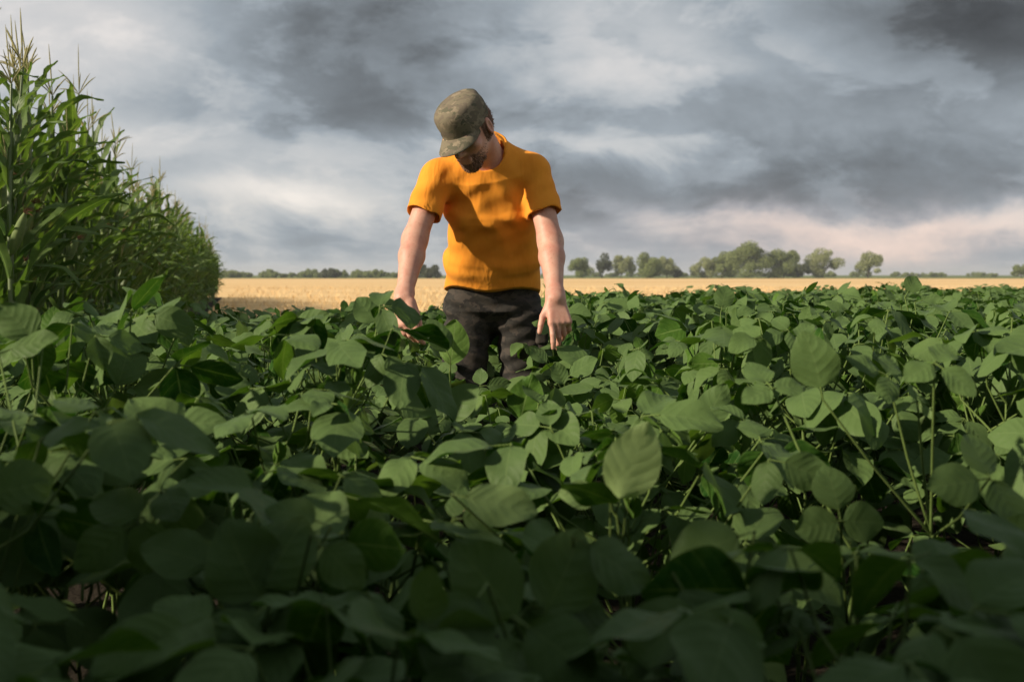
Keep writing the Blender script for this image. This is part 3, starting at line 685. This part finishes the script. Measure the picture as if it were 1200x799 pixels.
# ------------------------------------------------------------------ the man
class Field:                       # signed distance grid, smooth unions, then surface nets
    def __init__(s, lo, hi, h):
        s.lo = np.asarray(lo, float); s.h = h
        s.n = np.ceil((np.asarray(hi) - s.lo) / h).astype(int) + 1
        s.D = np.full(s.n, 0.2, np.float32)
    def sub(s, lo, hi):
        a = np.maximum(0, np.floor((np.asarray(lo) - s.lo) / s.h).astype(int)); b = np.minimum(s.n, np.ceil((np.asarray(hi) - s.lo) / s.h).astype(int) + 1)
        sl = tuple(slice(i, max(i, j)) for i, j in zip(a, b))
        ax = [s.lo[i] + s.h * np.arange(a[i], max(a[i], b[i])) for i in range(3)]
        return sl, np.stack(np.meshgrid(*ax, indexing='ij'), -1).astype(np.float32)
    def put(s, lo, hi, fn, k, mode='u'):
        m = k + 0.02; sl, p = s.sub(np.asarray(lo) - m, np.asarray(hi) + m)
        if p.size == 0: return
        d = fn(p).astype(np.float32); a = s.D[sl]
        if mode == 'u':
            hh = np.maximum(k - np.abs(a - d), 0) / k if k > 0 else 0
            s.D[sl] = np.minimum(a, d) - hh * hh * k * .25
        else:                      # carve
            d = -d; hh = np.maximum(k - np.abs(a - d), 0) / k if k > 0 else 0
            s.D[sl] = np.maximum(a, d) + hh * hh * k * .25
    def cap(s, a, b, ra, rb, k=.015, mode='u'):
        a = np.asarray(a, float); b = np.asarray(b, float); ab = b - a; L2 = np.dot(ab, ab); r = max(ra, rb)
        def fn(p):
            q = p - a.astype(np.float32); h = np.clip(q @ ab.astype(np.float32) / L2, 0, 1)
            return np.linalg.norm(q - h[..., None] * ab.astype(np.float32), axis=-1) - (ra + (rb - ra) * h)
        s.put(np.minimum(a, b) - r, np.maximum(a, b) + r, fn, k, mode)
    def ell(s, c, M, rad, k=.015, mode='u'):
        c = np.asarray(c, float); rad = np.asarray(rad, np.float32); R_ = rad.max()
        def fn(p):
            q = (p - c.astype(np.float32)) @ np.asarray(M, np.float32)
            k0 = np.linalg.norm(q / rad, axis=-1); k1 = np.linalg.norm(q / (rad * rad), axis=-1) + 1e-6
            return k0 * (k0 - 1) / k1
        s.put(c - R_, c + R_, fn, k, mode)
    def slab(s, a, b, r0, r1, side, k=.03, mode='u', pw=2.4):   # tapered limb of superelliptic section (half width, half depth)
        a = np.asarray(a, float); b = np.asarray(b, float); ab = b - a; L = np.linalg.norm(ab); w = ab / L
        sx = np.asarray(side, float); sx = unit(sx - np.dot(sx, w) * w); sy = np.cross(w, sx); R_ = max(*r0, *r1)
        def fn(p):
            q = p - a.astype(np.float32); z = q @ w.astype(np.float32); h = np.clip(z / L, 0, 1)
            x = q @ sx.astype(np.float32); y = q @ sy.astype(np.float32); rx = r0[0] + (r1[0] - r0[0]) * h; ry = r0[1] + (r1[1] - r0[1]) * h
            d2 = ((np.abs(x) / rx) ** pw + (np.abs(y) / ry) ** pw + 1e-9) ** (1 / pw)
            dz_ = np.maximum(np.maximum(-z, z - L), 0)
            return np.sqrt(np.maximum((d2 - 1) * np.minimum(rx, ry), 0) ** 2 + dz_ ** 2) + np.minimum((d2 - 1) * np.minimum(rx, ry), 0)
        s.put(np.minimum(a, b) - R_, np.maximum(a, b) + R_, fn, k, mode)
    def plane(s, pt, n, lo=None, hi=None, wob=None):            # cut away the side n points to
        sl, p = s.sub(s.lo if lo is None else lo, s.lo + s.h * s.n if hi is None else hi)
        d = (p - np.asarray(pt, np.float32)) @ np.asarray(unit(n), np.float32)
        if wob is not None: d = d + wob(p)
        s.D[sl] = np.maximum(s.D[sl], d)
    def warp(s, fn):
        sl, p = s.sub(s.lo, s.lo + s.h * s.n); near = np.abs(s.D) < .05
        s.D[near] += fn(p[near]).astype(np.float32)
    def geo(s, smooth=1, tint=.5):
        D = s.D; I = D < 0; n = np.array(D.shape) - 1
        cnt = sum(I[i:i + n[0], j:j + n[1], k:k + n[2]].astype(np.int8) for i in (0, 1) for j in (0, 1) for k in (0, 1))
        act = np.argwhere((cnt > 0) & (cnt < 8)); idx = np.full(n, -1, np.int64); idx[tuple(act.T)] = np.arange(len(act))
        cor = [np.array((i, j, k)) for i in (0, 1) for j in (0, 1) for k in (0, 1)]
        val = [D[tuple((act + c).T)] for c in cor]; acc = np.zeros((len(act), 3)); num = np.zeros(len(act))
        for i in range(8):
            for j in range(i + 1, 8):
                if np.abs(cor[i] - cor[j]).sum() != 1: continue
                m = (val[i] < 0) != (val[j] < 0); t = np.where(m, val[i] / np.where(m, val[i] - val[j], 1), 0)
                acc += np.where(m[:, None], cor[i] + t[:, None] * (cor[j] - cor[i]), 0); num += m
        V = s.lo + s.h * (act + acc / num[:, None]); F = []
        for ax in range(3):
            sh = [slice(None)] * 3; s2 = [slice(None)] * 3; sh[ax] = slice(0, -1); s2[ax] = slice(1, None)
            e = np.argwhere(I[tuple(sh)] != I[tuple(s2)]); b1, b2 = (ax + 1) % 3, (ax + 2) % 3
            ok = (e[:, b1] > 0) & (e[:, b2] > 0) & (e[:, b1] < n[b1]) & (e[:, b2] < n[b2]); e = e[ok]
            o1 = np.zeros(3, int); o1[b1] = 1; o2 = np.zeros(3, int); o2[b2] = 1
            q = np.stack([idx[tuple((e - o1 - o2).T)], idx[tuple((e - o2).T)], idx[tuple(e.T)], idx[tuple((e - o1).T)]], 1)
            fl = ~I[tuple(e.T)]; q[fl] = q[fl][:, ::-1]; F.append(q)
        F = np.concatenate(F); F = F[(F >= 0).all(1)]
        for _ in range(smooth):
            A = np.zeros_like(V); c = np.zeros(len(V))
            for i in range(4):
                a, b = F[:, i], F[:, (i + 1) % 4]
                for x, y_ in ((a, b), (b, a)):
                    for d in range(3): A[:, d] += np.bincount(x, V[y_, d], len(V))
                    c += np.bincount(x, minlength=len(V))
            V = V * .45 + .55 * A / np.maximum(c, 1)[:, None]
        g = Geo(); g.add(V, F, None, tint); return g

CAPS = np.array((.915, .945, .835))
def build_man():
    PX, PY = PERSON_XY
    PV = P(577, 345, 3.97); WA = P(578, 300, 3.90); CH = P(578, 238, 3.78); UC = P(572, 200, 3.70); NB = P(570, 176, 3.67)
    SL = P(511, 208, 3.68); SR = P(627, 203, 3.71)
    EL_, ER = P(486, 281, 3.60), P(645, 283, 3.63)
    WL, WR = P(473, 350, 3.45), P(651, 350, 3.47)
    HIPL, HIPR = P(550, 352, 3.98), P(606, 352, 3.98)
    KNL, KNR = P(545, 478, 3.93), P(613, 478, 3.95)
    ANL = np.array((KNL[0] - .01, 4.03, .09)); ANR = np.array((KNR[0] + .015, 4.05, .09))
    HC = P(548, 151, 3.50)
    f = unit((-.37, -.62, -.69)); rgt = None
    up = unit(np.array((0, 0, 1.0)) - f[2] * f); up = rot(up, f, R(4)); sd_ = np.cross(f, up)   # sd_: head's right-hand side axis
    HM = np.column_stack((sd_, f, up))
    def hp(x, y, z): return HC + HM @ np.array((x, y, z))
    side = unit(SR - SL)
    root = link('person', None); root.location = (PX, PY, 0)
    off = np.array((PX, PY, 0.0))
    def out(name, fld, mat, parent=root, smooth=1):
        g = fld.geo(smooth); g.V = [v - off for v in g.V]; return link(name, g.mesh(name, mat), parent)
    # ---- body: one continuous surface
    B = Field((-.62, 3.2, -.02), (.42, 4.25, 1.80), .004)
    B.slab(PV, WA, (.150, .100), (.135, .088), side, .05); B.slab(WA, CH, (.135, .088), (.155, .100), side, .05)
    B.slab(CH, UC, (.155, .098), (.135, .075), side, .05); B.cap(SL, SR, .05, .05, .05)
    B.cap(NB - (0, 0, .02), hp(0, -.03, -.05), .062, .056, .04)
    for h_, k_, a_ in ((HIPL, KNL, ANL), (HIPR, KNR, ANR)):
        B.cap(h_, k_, .080, .052, .04); B.cap(k_, a_, .050, .036, .03); B.cap(a_ - (0, -.03, .04), a_ - (0, .15, .05), .035, .03, .03)
    for S_, E_, W_ in ((SL, EL_, WL), (SR, ER, WR)):
        B.cap(S_, E_, .046, .043, .04); m = E_ + (W_ - E_) * .28
        B.cap(E_, m, .0415, .0445, .03); B.cap(m, W_, .0445, .026, .02); t_ = unit(np.cross(W_ - m, (0, -1, .2))); q_ = W_ - (W_ - m) * .12; B.cap(q_ - t_ * .008, W_ - t_ * .008, .027, .026, .015); B.cap(q_ + t_ * .008, W_ + t_ * .008, .027, .026, .015)
    # head
    B.ell(hp(0, -.005, .02), HM, (.076, .096, .098), .02); B.ell(hp(0, .035, -.045), HM, (.058, .062, .072), .03)
    B.ell(hp(0, .078, -.098), HM, (.026, .022, .020), .025)                     # chin
    B.cap(hp(0, .094, .012), hp(0, .113, -.030), .009, .013, .014)               # nose
    for e in (-1, 1):
        B.cap(hp(e * .010, .102, -.034), hp(e * .012, .098, -.034), .009, .009, .008)
        B.ell(hp(e * .032, .090, .004), HM, (.016, .012, .011), .008, 'c')       # eye sockets
        B.ell(hp(e * .032, .083, .003), HM, (.013, .012, .012), .003)            # eyes under their lids
        B.cap(hp(e * .015, .095, .022), hp(e * .048, .082, .021), .008, .006, .010)
        B.ell(hp(e * .050, .066, -.022), HM, (.022, .020, .020), .02)
        B.ell(hp(e * .082, -.012, -.008), rot_m(HM, e), (.010, .020, .033), .006); B.ell(hp(e * .089, -.006, -.006), rot_m(HM, e), (.005, .010, .020), .004, 'c')
    B.cap(hp(-.022, .094, -.062), hp(.022, .094, -.062), .0075, .0075, .008); B.cap(hp(-.018, .092, -.073), hp(.018, .092, -.073), .008, .008, .006)
    # hands: wrist -> palm -> five fingers
    def hand(W_, d, n, s_, curl, spread, thumb):
        """d: along the hand, n: back of the hand, s_: towards the thumb side"""
        d = unit(d); n = unit(n - np.dot(n, d) * np.asarray(d)); t = np.cross(d, n); t = t * np.sign(np.dot(t, s_))
        for j in np.linspace(-.028, .028, 4):
            B.cap(W_ + t * j * .65, W_ + d * .088 + t * j * 1.15, .0145, .0130, .012)
        lens = [(.043, .026, .021), (.048, .030, .022), (.045, .028, .022), (.036, .021, .019)]
        for i in range(4):
            b = W_ + d * (.090 - .004 * abs(i - 1.2)) + t * (.031 - .0205 * i); dd = unit(d + t * spread[i]); c = 0; ax = np.cross(dd, n)
            rads = [.0105, .0098, .0088, .0075]
            for q in range(3):
                c += curl[i][q]; v = rot(dd, ax, -c); e = b + v * lens[i][q]
                B.cap(b, e, rads[q], rads[q + 1], .003); b = e
        b = W_ + d * .022 + t * .026 - n * .008; v = unit(d * thumb[0] + t * thumb[1] - n * thumb[2])
        e = b + v * .042; B.cap(b, e, .0165, .012, .012); v2 = unit(v + d * .35 - t * .15); e2 = e + v2 * .032; B.cap(e, e2, .0118, .0102, .003); B.cap(e2, e2 + unit(v2 + d * .2) * .026, .0102, .008, .003)
    cv = R(1)
    hand(WL, P(479, 394, 3.40) - WL, np.array((-.55, -.8, .1)), np.array((1, -.5, 0)),
         [(18 * cv, 30 * cv, 22 * cv), (22 * cv, 32 * cv, 22 * cv), (26 * cv, 34 * cv, 24 * cv), (32 * cv, 34 * cv, 24 * cv)], (.02, 0, -.03, -.05), (.92, .05, .40))
    hand(WR, P(660, 398, 3.42) - WR, np.array((.25, -.92, .25)), np.array((-1, -.2, 0)),
         [(4 * cv, 12 * cv, 10 * cv), (20 * cv, 26 * cv, 16 * cv), (34 * cv, 38 * cv, 24 * cv), (42 * cv, 44 * cv, 25 * cv)], (.05, -.06, -.14, -.22), (.80, .62, .25))
    out('body', B, M_SKIN)
    bodyobj = COL.objects['body'] if 'body' in COL.objects else None
    # ---- t-shirt
    S = Field((-.55, 3.35, .80), (.40, 4.25, 1.62), .004)
    S.slab(PV + (0, 0, -.03), WA, (.194, .132), (.178, .124), side, .05); S.slab(WA, CH, (.178, .124), (.172, .128), side, .06)
    S.slab(CH, UC, (.172, .126), (.150, .092), side, .06)
    S.cap(UC + (0, .02, .01), SL + (.02, .01, .006), .082, .060, .05); S.cap(UC + (0, .02, .01), SR + (-.02, .01, .006), .082, .060, .05)
    S.cap(NB + (0, .02, -.01), SR + (-.06, .02, .025), .074, .05, .04); S.cap(NB + (0, .02, -.01), SL + (.06, .02, .02), .074, .05, .04)
    chest_n = unit(np.cross(side, UC - WA)); chest_n = chest_n * (-np.sign(chest_n[1]))
    cx = unit(UC - WA)
    def folds(p):
        q = p - np.asarray(CH, np.float32); a = q @ side.astype(np.float32); b = q @ cx.astype(np.float32); c = q @ chest_n.astype(np.float32)
        w = np.zeros(len(p), np.float32)
        fr = np.clip(c * 12, 0, 1)
        # long hanging pleats from the collar, fading to the sides
        w += .0042 * np.sin(a * 58 + b * 14 + 1.4 * np.sin(b * 13)) * np.exp(-((b - .02) / .15) ** 2) * fr * np.clip(1 - np.abs(a) * 5, 0, 1)
        # drag lines from each armpit down to the waist
        for sg in (-1, 1):
            ax_, bx_ = a - sg * .17, b - .10; r_ = np.hypot(ax_, bx_) + .02; th = np.arctan2(-bx_, -sg * ax_)
            w += .0022 * np.sin((b * .80 + sg * a * .62) * 88 + sg + 1.3 * np.sin(a * 21)) * np.exp(-((r_ - .13) / .10) ** 2) * fr * np.clip(r_ * 12, 0, 1)
            for S_, E_ in ((SL, EL_), (SR, ER)):
                pass
        # soft creases above the hem
        w += .0016 * np.sin(b * 75 + 9 * a + 1.8 * np.sin(a * 17)) * np.exp(-((b + .25) / .09) ** 2)
        w += .0016 * np.sin((b - .55 * a) * 70 + 2.2 * np.sin(b * 15 + a * 9)) * np.exp(-((b + .10) / .10) ** 2)
        w += .0026 * np.sin(a * 47 + b * 6 + 1.5 * np.sin(b * 12 + a * 5)) * np.exp(-((b + .16) / .16) ** 2)
        w += .003 * np.sin(a * 23 + b * 31 + 2) * np.sin(b * 19 - a * 12)
        # sleeve creases
        for S_, E_ in ((SL, EL_), (SR, ER)):
            m = S_ + (E_ - S_) * .35; e_ = unit(E_ - S_); qq = p - m.astype(np.float32); z = qq @ e_.astype(np.float32)
            w += .0032 * np.sin(z * 85 + qq[:, 0] * 40) * np.exp(-(np.linalg.norm(qq, axis=1) / .085) ** 2)
        return w
    S.warp(folds)
    hem = P(577, 340, 3.83)
    S.plane(hem, (0.0, -.18, -1), wob=lambda p: .006 * np.sin(p[..., 0] * 26 + 1) + .55 * (p[..., 0] + .07) ** 2)
    for S_, E_, t in ((SL, EL_, .60), (SR, ER, .60)):          # sleeves: cut, then sewn to the trunk, then hollowed round the arm
        e_ = unit(E_ - S_); c_ = S_ + (E_ - S_) * t; U = Field(S.lo, S.lo + S.h * (S.n - 1), S.h); U.D[...] = .2
        U.cap(S_, S_ + (E_ - S_) * .8, .058, .070, .01); U.warp(folds)
        U.plane(c_, e_, wob=lambda p: .004 * np.sin(p[..., 0] * 60 + p[..., 1] * 45))
        k_ = .035; hh = np.maximum(k_ - np.abs(S.D - U.D), 0) / k_; S.D = np.minimum(S.D, U.D) - hh * hh * k_ * .25
    for S_, E_, t in ((SL, EL_, .60), (SR, ER, .60)):
        e_ = unit(E_ - S_); c_ = S_ + (E_ - S_) * t; S.cap(c_ - e_ * .004, c_ + e_ * .07, .059, .063, .0, 'c')
    S.cap(NB + (0, -.005, -.02), hp(0, -.03, -.06), .070, .075, .008, 'c')
    o = out('t_shirt', S, M_SHIRT)
    # collar rib
    g = Geo(); n_ = 40; ax_ = unit(hp(0, -.03, -.06) - NB); s1 = unit(np.cross(ax_, (0, 1, .2))); s2 = np.cross(ax_, s1)
    D_ = S.D; ring = []
    for an in np.linspace(0, 2 * math.pi, n_, endpoint=False):      # follow the cut edge of the neckline
        dd = math.cos(an) * s1 + math.sin(an) * s2; best = NB + dd * .07
        for hgt in np.linspace(.09, -.10, 80):
            q = NB + ax_ * hgt + dd * .0775; ix = np.round((q - S.lo) / S.h).astype(int)
            if (ix >= 0).all() and (ix < S.n).all() and D_[tuple(ix)] < 0: best = q; break
        ring.append(best)
    ring = np.array(ring)
    for _ in range(3): ring = .5 * ring + .25 * np.roll(ring, 1, 0) + .25 * np.roll(ring, -1, 0)
    tube(g, np.concatenate([ring, ring[:2]]) - off, .0075, 8); link('collar', g.mesh('collar', M_SHIRT), o)
    # ---- trousers
    T = Field((-.42, 3.62, .03), (.30, 4.32, 1.10), .004)
    T.slab(PV + (0, .005, -.06), PV + (0, 0, .08), (.184, .128), (.172, .118), side, .04)
    for sg, h_, k_, a_ in ((-1, HIPL, KNL, ANL), (1, HIPR, KNR, ANR)):
        T.slab(h_ + (sg * .004, 0, -.01), k_, (.093, .108), (.077, .085), side, .035); T.slab(k_, a_ + (0, 0, .03), (.077, .085), (.066, .078), side, .03)
    def tf(p):
        return (.0045 * np.sin(p[:, 2] * 60 + 25 * p[:, 0]) * np.sin(p[:, 0] * 31 + p[:, 2] * 9) + .003 * np.sin(p[:, 2] * 105 - 40 * np.abs(p[:, 0] + .07))).astype(np.float32)
    T.warp(tf); tr = out('trousers', T, M_TROUS)
    for sg, h_, k_ in ((-1, HIPL, KNL), (1, HIPR, KNR)):     # cargo pockets on the thighs
        G = Field((-.45, 3.70, .40), (.32, 4.25, 1.0), .004); c_ = h_ + (k_ - h_) * .50 + side * sg * .078
        G.slab(c_ + (0, 0, .08), c_ - (0, 0, .10), (.024, .085), (.022, .080), side, .01, pw=4.5)
        G.slab(c_ + (0, -.002, .095), c_ + (0, -.002, .045), (.030, .090), (.029, .089), side, .004, pw=5)
        out('cargo_pocket', G, M_TROUS, tr)
    for a_ in (ANL, ANR):
        G = Field(a_ - (.10, .30, .12), a_ + (.10, .16, .14), .005)
        G.slab(a_ + (0, .0, .09), a_ + (0, .01, -.06), (.052, .062), (.050, .070), (1, 0, 0), .02); G.slab(a_ + (0, .04, -.055), a_ + (0, -.19, -.062), (.048, .032), (.044, .026), (1, 0, 0), .03)
        G.plane((0, 0, .006), (0, 0, -1)); out('boot', G, M_BOOT)
    # ---- beard and hair
    H = Field(HC - .2, HC + .2, .0035)
    H.ell(hp(0, .035, -.047), HM, (.0605, .0645, .0755), .02); H.ell(hp(0, .078, -.099), HM, (.029, .025, .023), .03)
    H.ell(hp(0, .088, .010), HM, (.090, .055, .058), .012, 'c'); H.ell(hp(0, .115, -.068), HM, (.022, .030, .010), .006, 'c')
    hairs(H, 'beard', hp(0, .085, -.085), .050, hp(0, .09, -.066), HM, off, root)
    H = Field(HC - .2, HC + .2, .0035)
    H.ell(hp(0, -.012, .012), HM, (.081, .099, .098), .02); H.ell(hp(0, .105, -.02), HM, (.12, .105, .16), .01, 'c'); H.ell(hp(0, -.03, -.12), HM, (.12, .12, .06), .01, 'c')
    hairs(H, 'hair', hp(0, -.06, -.02), .12, None, HM, off, root)
    # ---- cap
    g = Geo(); nu_, nv_ = 15, 48; prof = [(1.03, -.012), (1.045, .0), (1.05, .015), (1.05, .03), (1.045, .045), (1.03, .058), (1.0, .069), (.93, .080), (.82, .088), (.68, .0935), (.52, .097), (.36, .0995), (.2, .1010), (.08, .1018), (.004, .102)]
    th = np.linspace(0, 2 * math.pi, nv_, endpoint=False); vv = []
    for r_, z in prof:
        wob = 1 + .010 * np.sin(th * 5 + z * 60) + .008 * np.sin(th * 9 + 1 + z * 90) - .02 * (z > .075) * np.cos(th)
        x = np.cos(th) * .086 * r_ * wob; y_ = np.sin(th) * .106 * r_ * wob - .004
        zz = z * 1.10 + .034 - .016 * (z < .07) * np.sin(th) * 0 + .10 * y_ * (z > .05) * .6
        vv.append(np.stack([x, y_, zz + .0 * th], 1))
    vv = np.concatenate(vv) * CAPS; g.add(HC + vv @ HM.T - off, gf(len(prof), nv_, True)); capo = link('cap', g.mesh('cap', M_CAMO), root)
    g = Geo(); a = np.linspace(R(22), R(158), 25); rows = []
    for i, q in enumerate(np.linspace(0, 1, 9)):
        ext = .074 * q * np.sin((a - R(22)) / R(136) * math.pi) ** .55
        x = np.cos(a) * (.088 + ext * .15); y_ = np.sin(a) * .108 + ext - .004; z = .030 - .22 * ext - 3.6 * x * x * (.35 + .65 * q) + .006 * (1 - q)
        rows.append(np.stack([x, y_, z], 1))
    top = np.concatenate(rows); nb = len(top)
    rows2 = [r_ - np.array((0, 0, .0035)) for r_ in rows[::-1]]
    full = np.concatenate([top] + rows2) * CAPS; g.add(HC + full @ HM.T - off, gf(18, 25)); link('brim', g.mesh('brim', M_CAMO), capo)
    g = Geo(); rows = []
    for q in np.linspace(0, 1, 4):                            # sweat band seam round the crown
        r_ = 1.058 + .006 * math.sin(q * math.pi); rows.append(np.stack([np.cos(th) * .086 * r_, np.sin(th) * .106 * r_ - .004, np.full(nv_, .022 + .020 * q)], 1))
    g.add(HC + np.concatenate(rows) * CAPS @ HM.T - off, gf(4, nv_, True)); link('cap_band', g.mesh('cap_band', M_CAMO), capo)
    tag(root, 'man in an orange t-shirt and camouflage cap bending over the soybeans', 'person')
def hairs(F_, name, core, reach, mouth, HM, off, root):
    """short strands growing out of a surface, thinner towards the edge of the patch"""
    r = np.random.default_rng(3); V, F, _, _ = F_.geo(1).arrays(); g = Geo(); c = V.mean(0)
    for q in V:
        for _ in range(1 if name == 'beard' and r.random() < .5 else 2):
            e = np.linalg.norm(q - core) / reach
            if r.random() > np.clip(1.45 - e * .95, .12, 1): continue
            n = unit(q - c); d = unit(-HM[:, 2] * 1.0 + n * .25 + r.normal(0, .35, 3)); s_ = unit(np.cross(d, n)) * r.uniform(.0008, .0016); L = r.uniform(.003, .007) if name == 'beard' else r.uniform(.005, .010); b = q - n * .003 + r.normal(0, .0015, 3)
            g.add([b - s_, b + s_, b + d * L + s_ * .4 + n * .002, b + d * L - s_ * .4 + n * .002], [(0, 1, 2, 3)])
    g.arrays(); g.V[0] = g.V[0] - off; link(name, g.mesh(name, M_HAIR), root)
def rot_m(M, e):
    return np.column_stack([rot(M[:, i], M[:, 2], e * R(-18)) for i in range(3)])
def cloth(name, c1, c2, bs=.5, fuzz=0.0):
    m, N, out = new_mat(name); pos = N.n('ShaderNodeTexCoord').outputs['Object']
    a = N.noise(pos, 14, 5, 0.6); c = N.mix(N.ss(a, .35, .7), c1, c2)
    def ridge(rotz, sc, k):
        mp = N.n('ShaderNodeMapping'); N.put(mp.inputs[0], pos); mp.inputs['Rotation'].default_value = rotz; mp.inputs['Scale'].default_value = sc
        n = N.noise(mp.outputs[0], 1.0, 3, .5, .7); r_ = N.m('SUBTRACT', 1.0, N.m('MULTIPLY', N.m('ABSOLUTE', N.m('SUBTRACT', n, .5)), 7.0), clamp=True)
        return N.m('MULTIPLY', N.m('POWER', r_, 1.6), k)
    h = N.m('ADD', ridge((0, .45, 0), (9, 4, 2.6), 1.0), ridge((0, -.75, .3), (8, 4, 2.8), .9))
    h = N.m('ADD', h, ridge((.2, 1.30, 0), (10, 4, 3), .6))
    h = N.m('ADD', h, N.m('MULTIPLY', N.noise(pos, 420, 2, .6), .10))
    b = principled(N, c, .85, .12, bump(N, h, bs, .007)); b.inputs['Sheen Weight'].default_value = fuzz
    N.put(out.inputs[0], b.outputs[0]); return m
M_SHIRT = cloth('orange_cotton', (.86, .325, .035), (.81, .285, .028), .20, .05)
def camo(name, cols, scale, rough=.85):
    m, N, out = new_mat(name); pos = N.n('ShaderNodeTexCoord').outputs['Object']
    c = cols[0]
    for i, cc in enumerate(cols[1:]):
        mp = N.n('ShaderNodeMapping'); N.put(mp.inputs[0], pos); mp.inputs['Location'].default_value = (3.1 * i, 1.7 * i, 5.3 * i); mp.inputs['Scale'].default_value = (1, 1, 1.5)
        c = N.mix(N.ss(N.noise(mp.outputs[0], scale * (1 + .25 * i), 3, .55, .4), .53, .56), c, cc)
    b = principled(N, c, rough, .15, bump(N, N.noise(pos, 90, 4, .6), .3, .004)); N.put(out.inputs[0], b.outputs[0]); return m
M_CAMO = camo('camo_cap', [(.185, .158, .110), (.25, .205, .145), (.115, .108, .074), (.155, .128, .095)], 19)
M_TROUS = camo('camo_trousers', [(.040, .037, .033), (.052, .046, .040), (.028, .026, .024), (.064, .054, .046)], 14)
M_HAIR = plain('dark_hair', (.30, .175, .12), (.19, .11, .075), 90, .7, .2, .6, .004)
M_BOOT = plain('boot_leather', (.05, .035, .025), (.03, .022, .016), 30, .6)
def skin():
    m, N, out = new_mat('skin'); pos = N.n('ShaderNodeTexCoord').outputs['Object']
    a = N.noise(pos, 16, 6, .65); c = N.mix(N.ss(a, .32, .72), (.64, .365, .275), (.55, .25, .185)); c = N.mix(N.m('MULTIPLY', N.ss(N.noise(pos, 130, 2, .5), .60, .70), .35), c, (.36, .17, .11))
    b = principled(N, c, .5, .35, bump(N, N.noise(pos, 220, 3, .6), .12, .002))
    b.inputs['Subsurface Weight'].default_value = .12; b.inputs['Subsurface Radius'].default_value = (.012, .005, .003); b.inputs['Subsurface Scale'].default_value = 1.0
    N.put(out.inputs[0], b.outputs[0]); return m
M_SKIN = skin()
build_man()
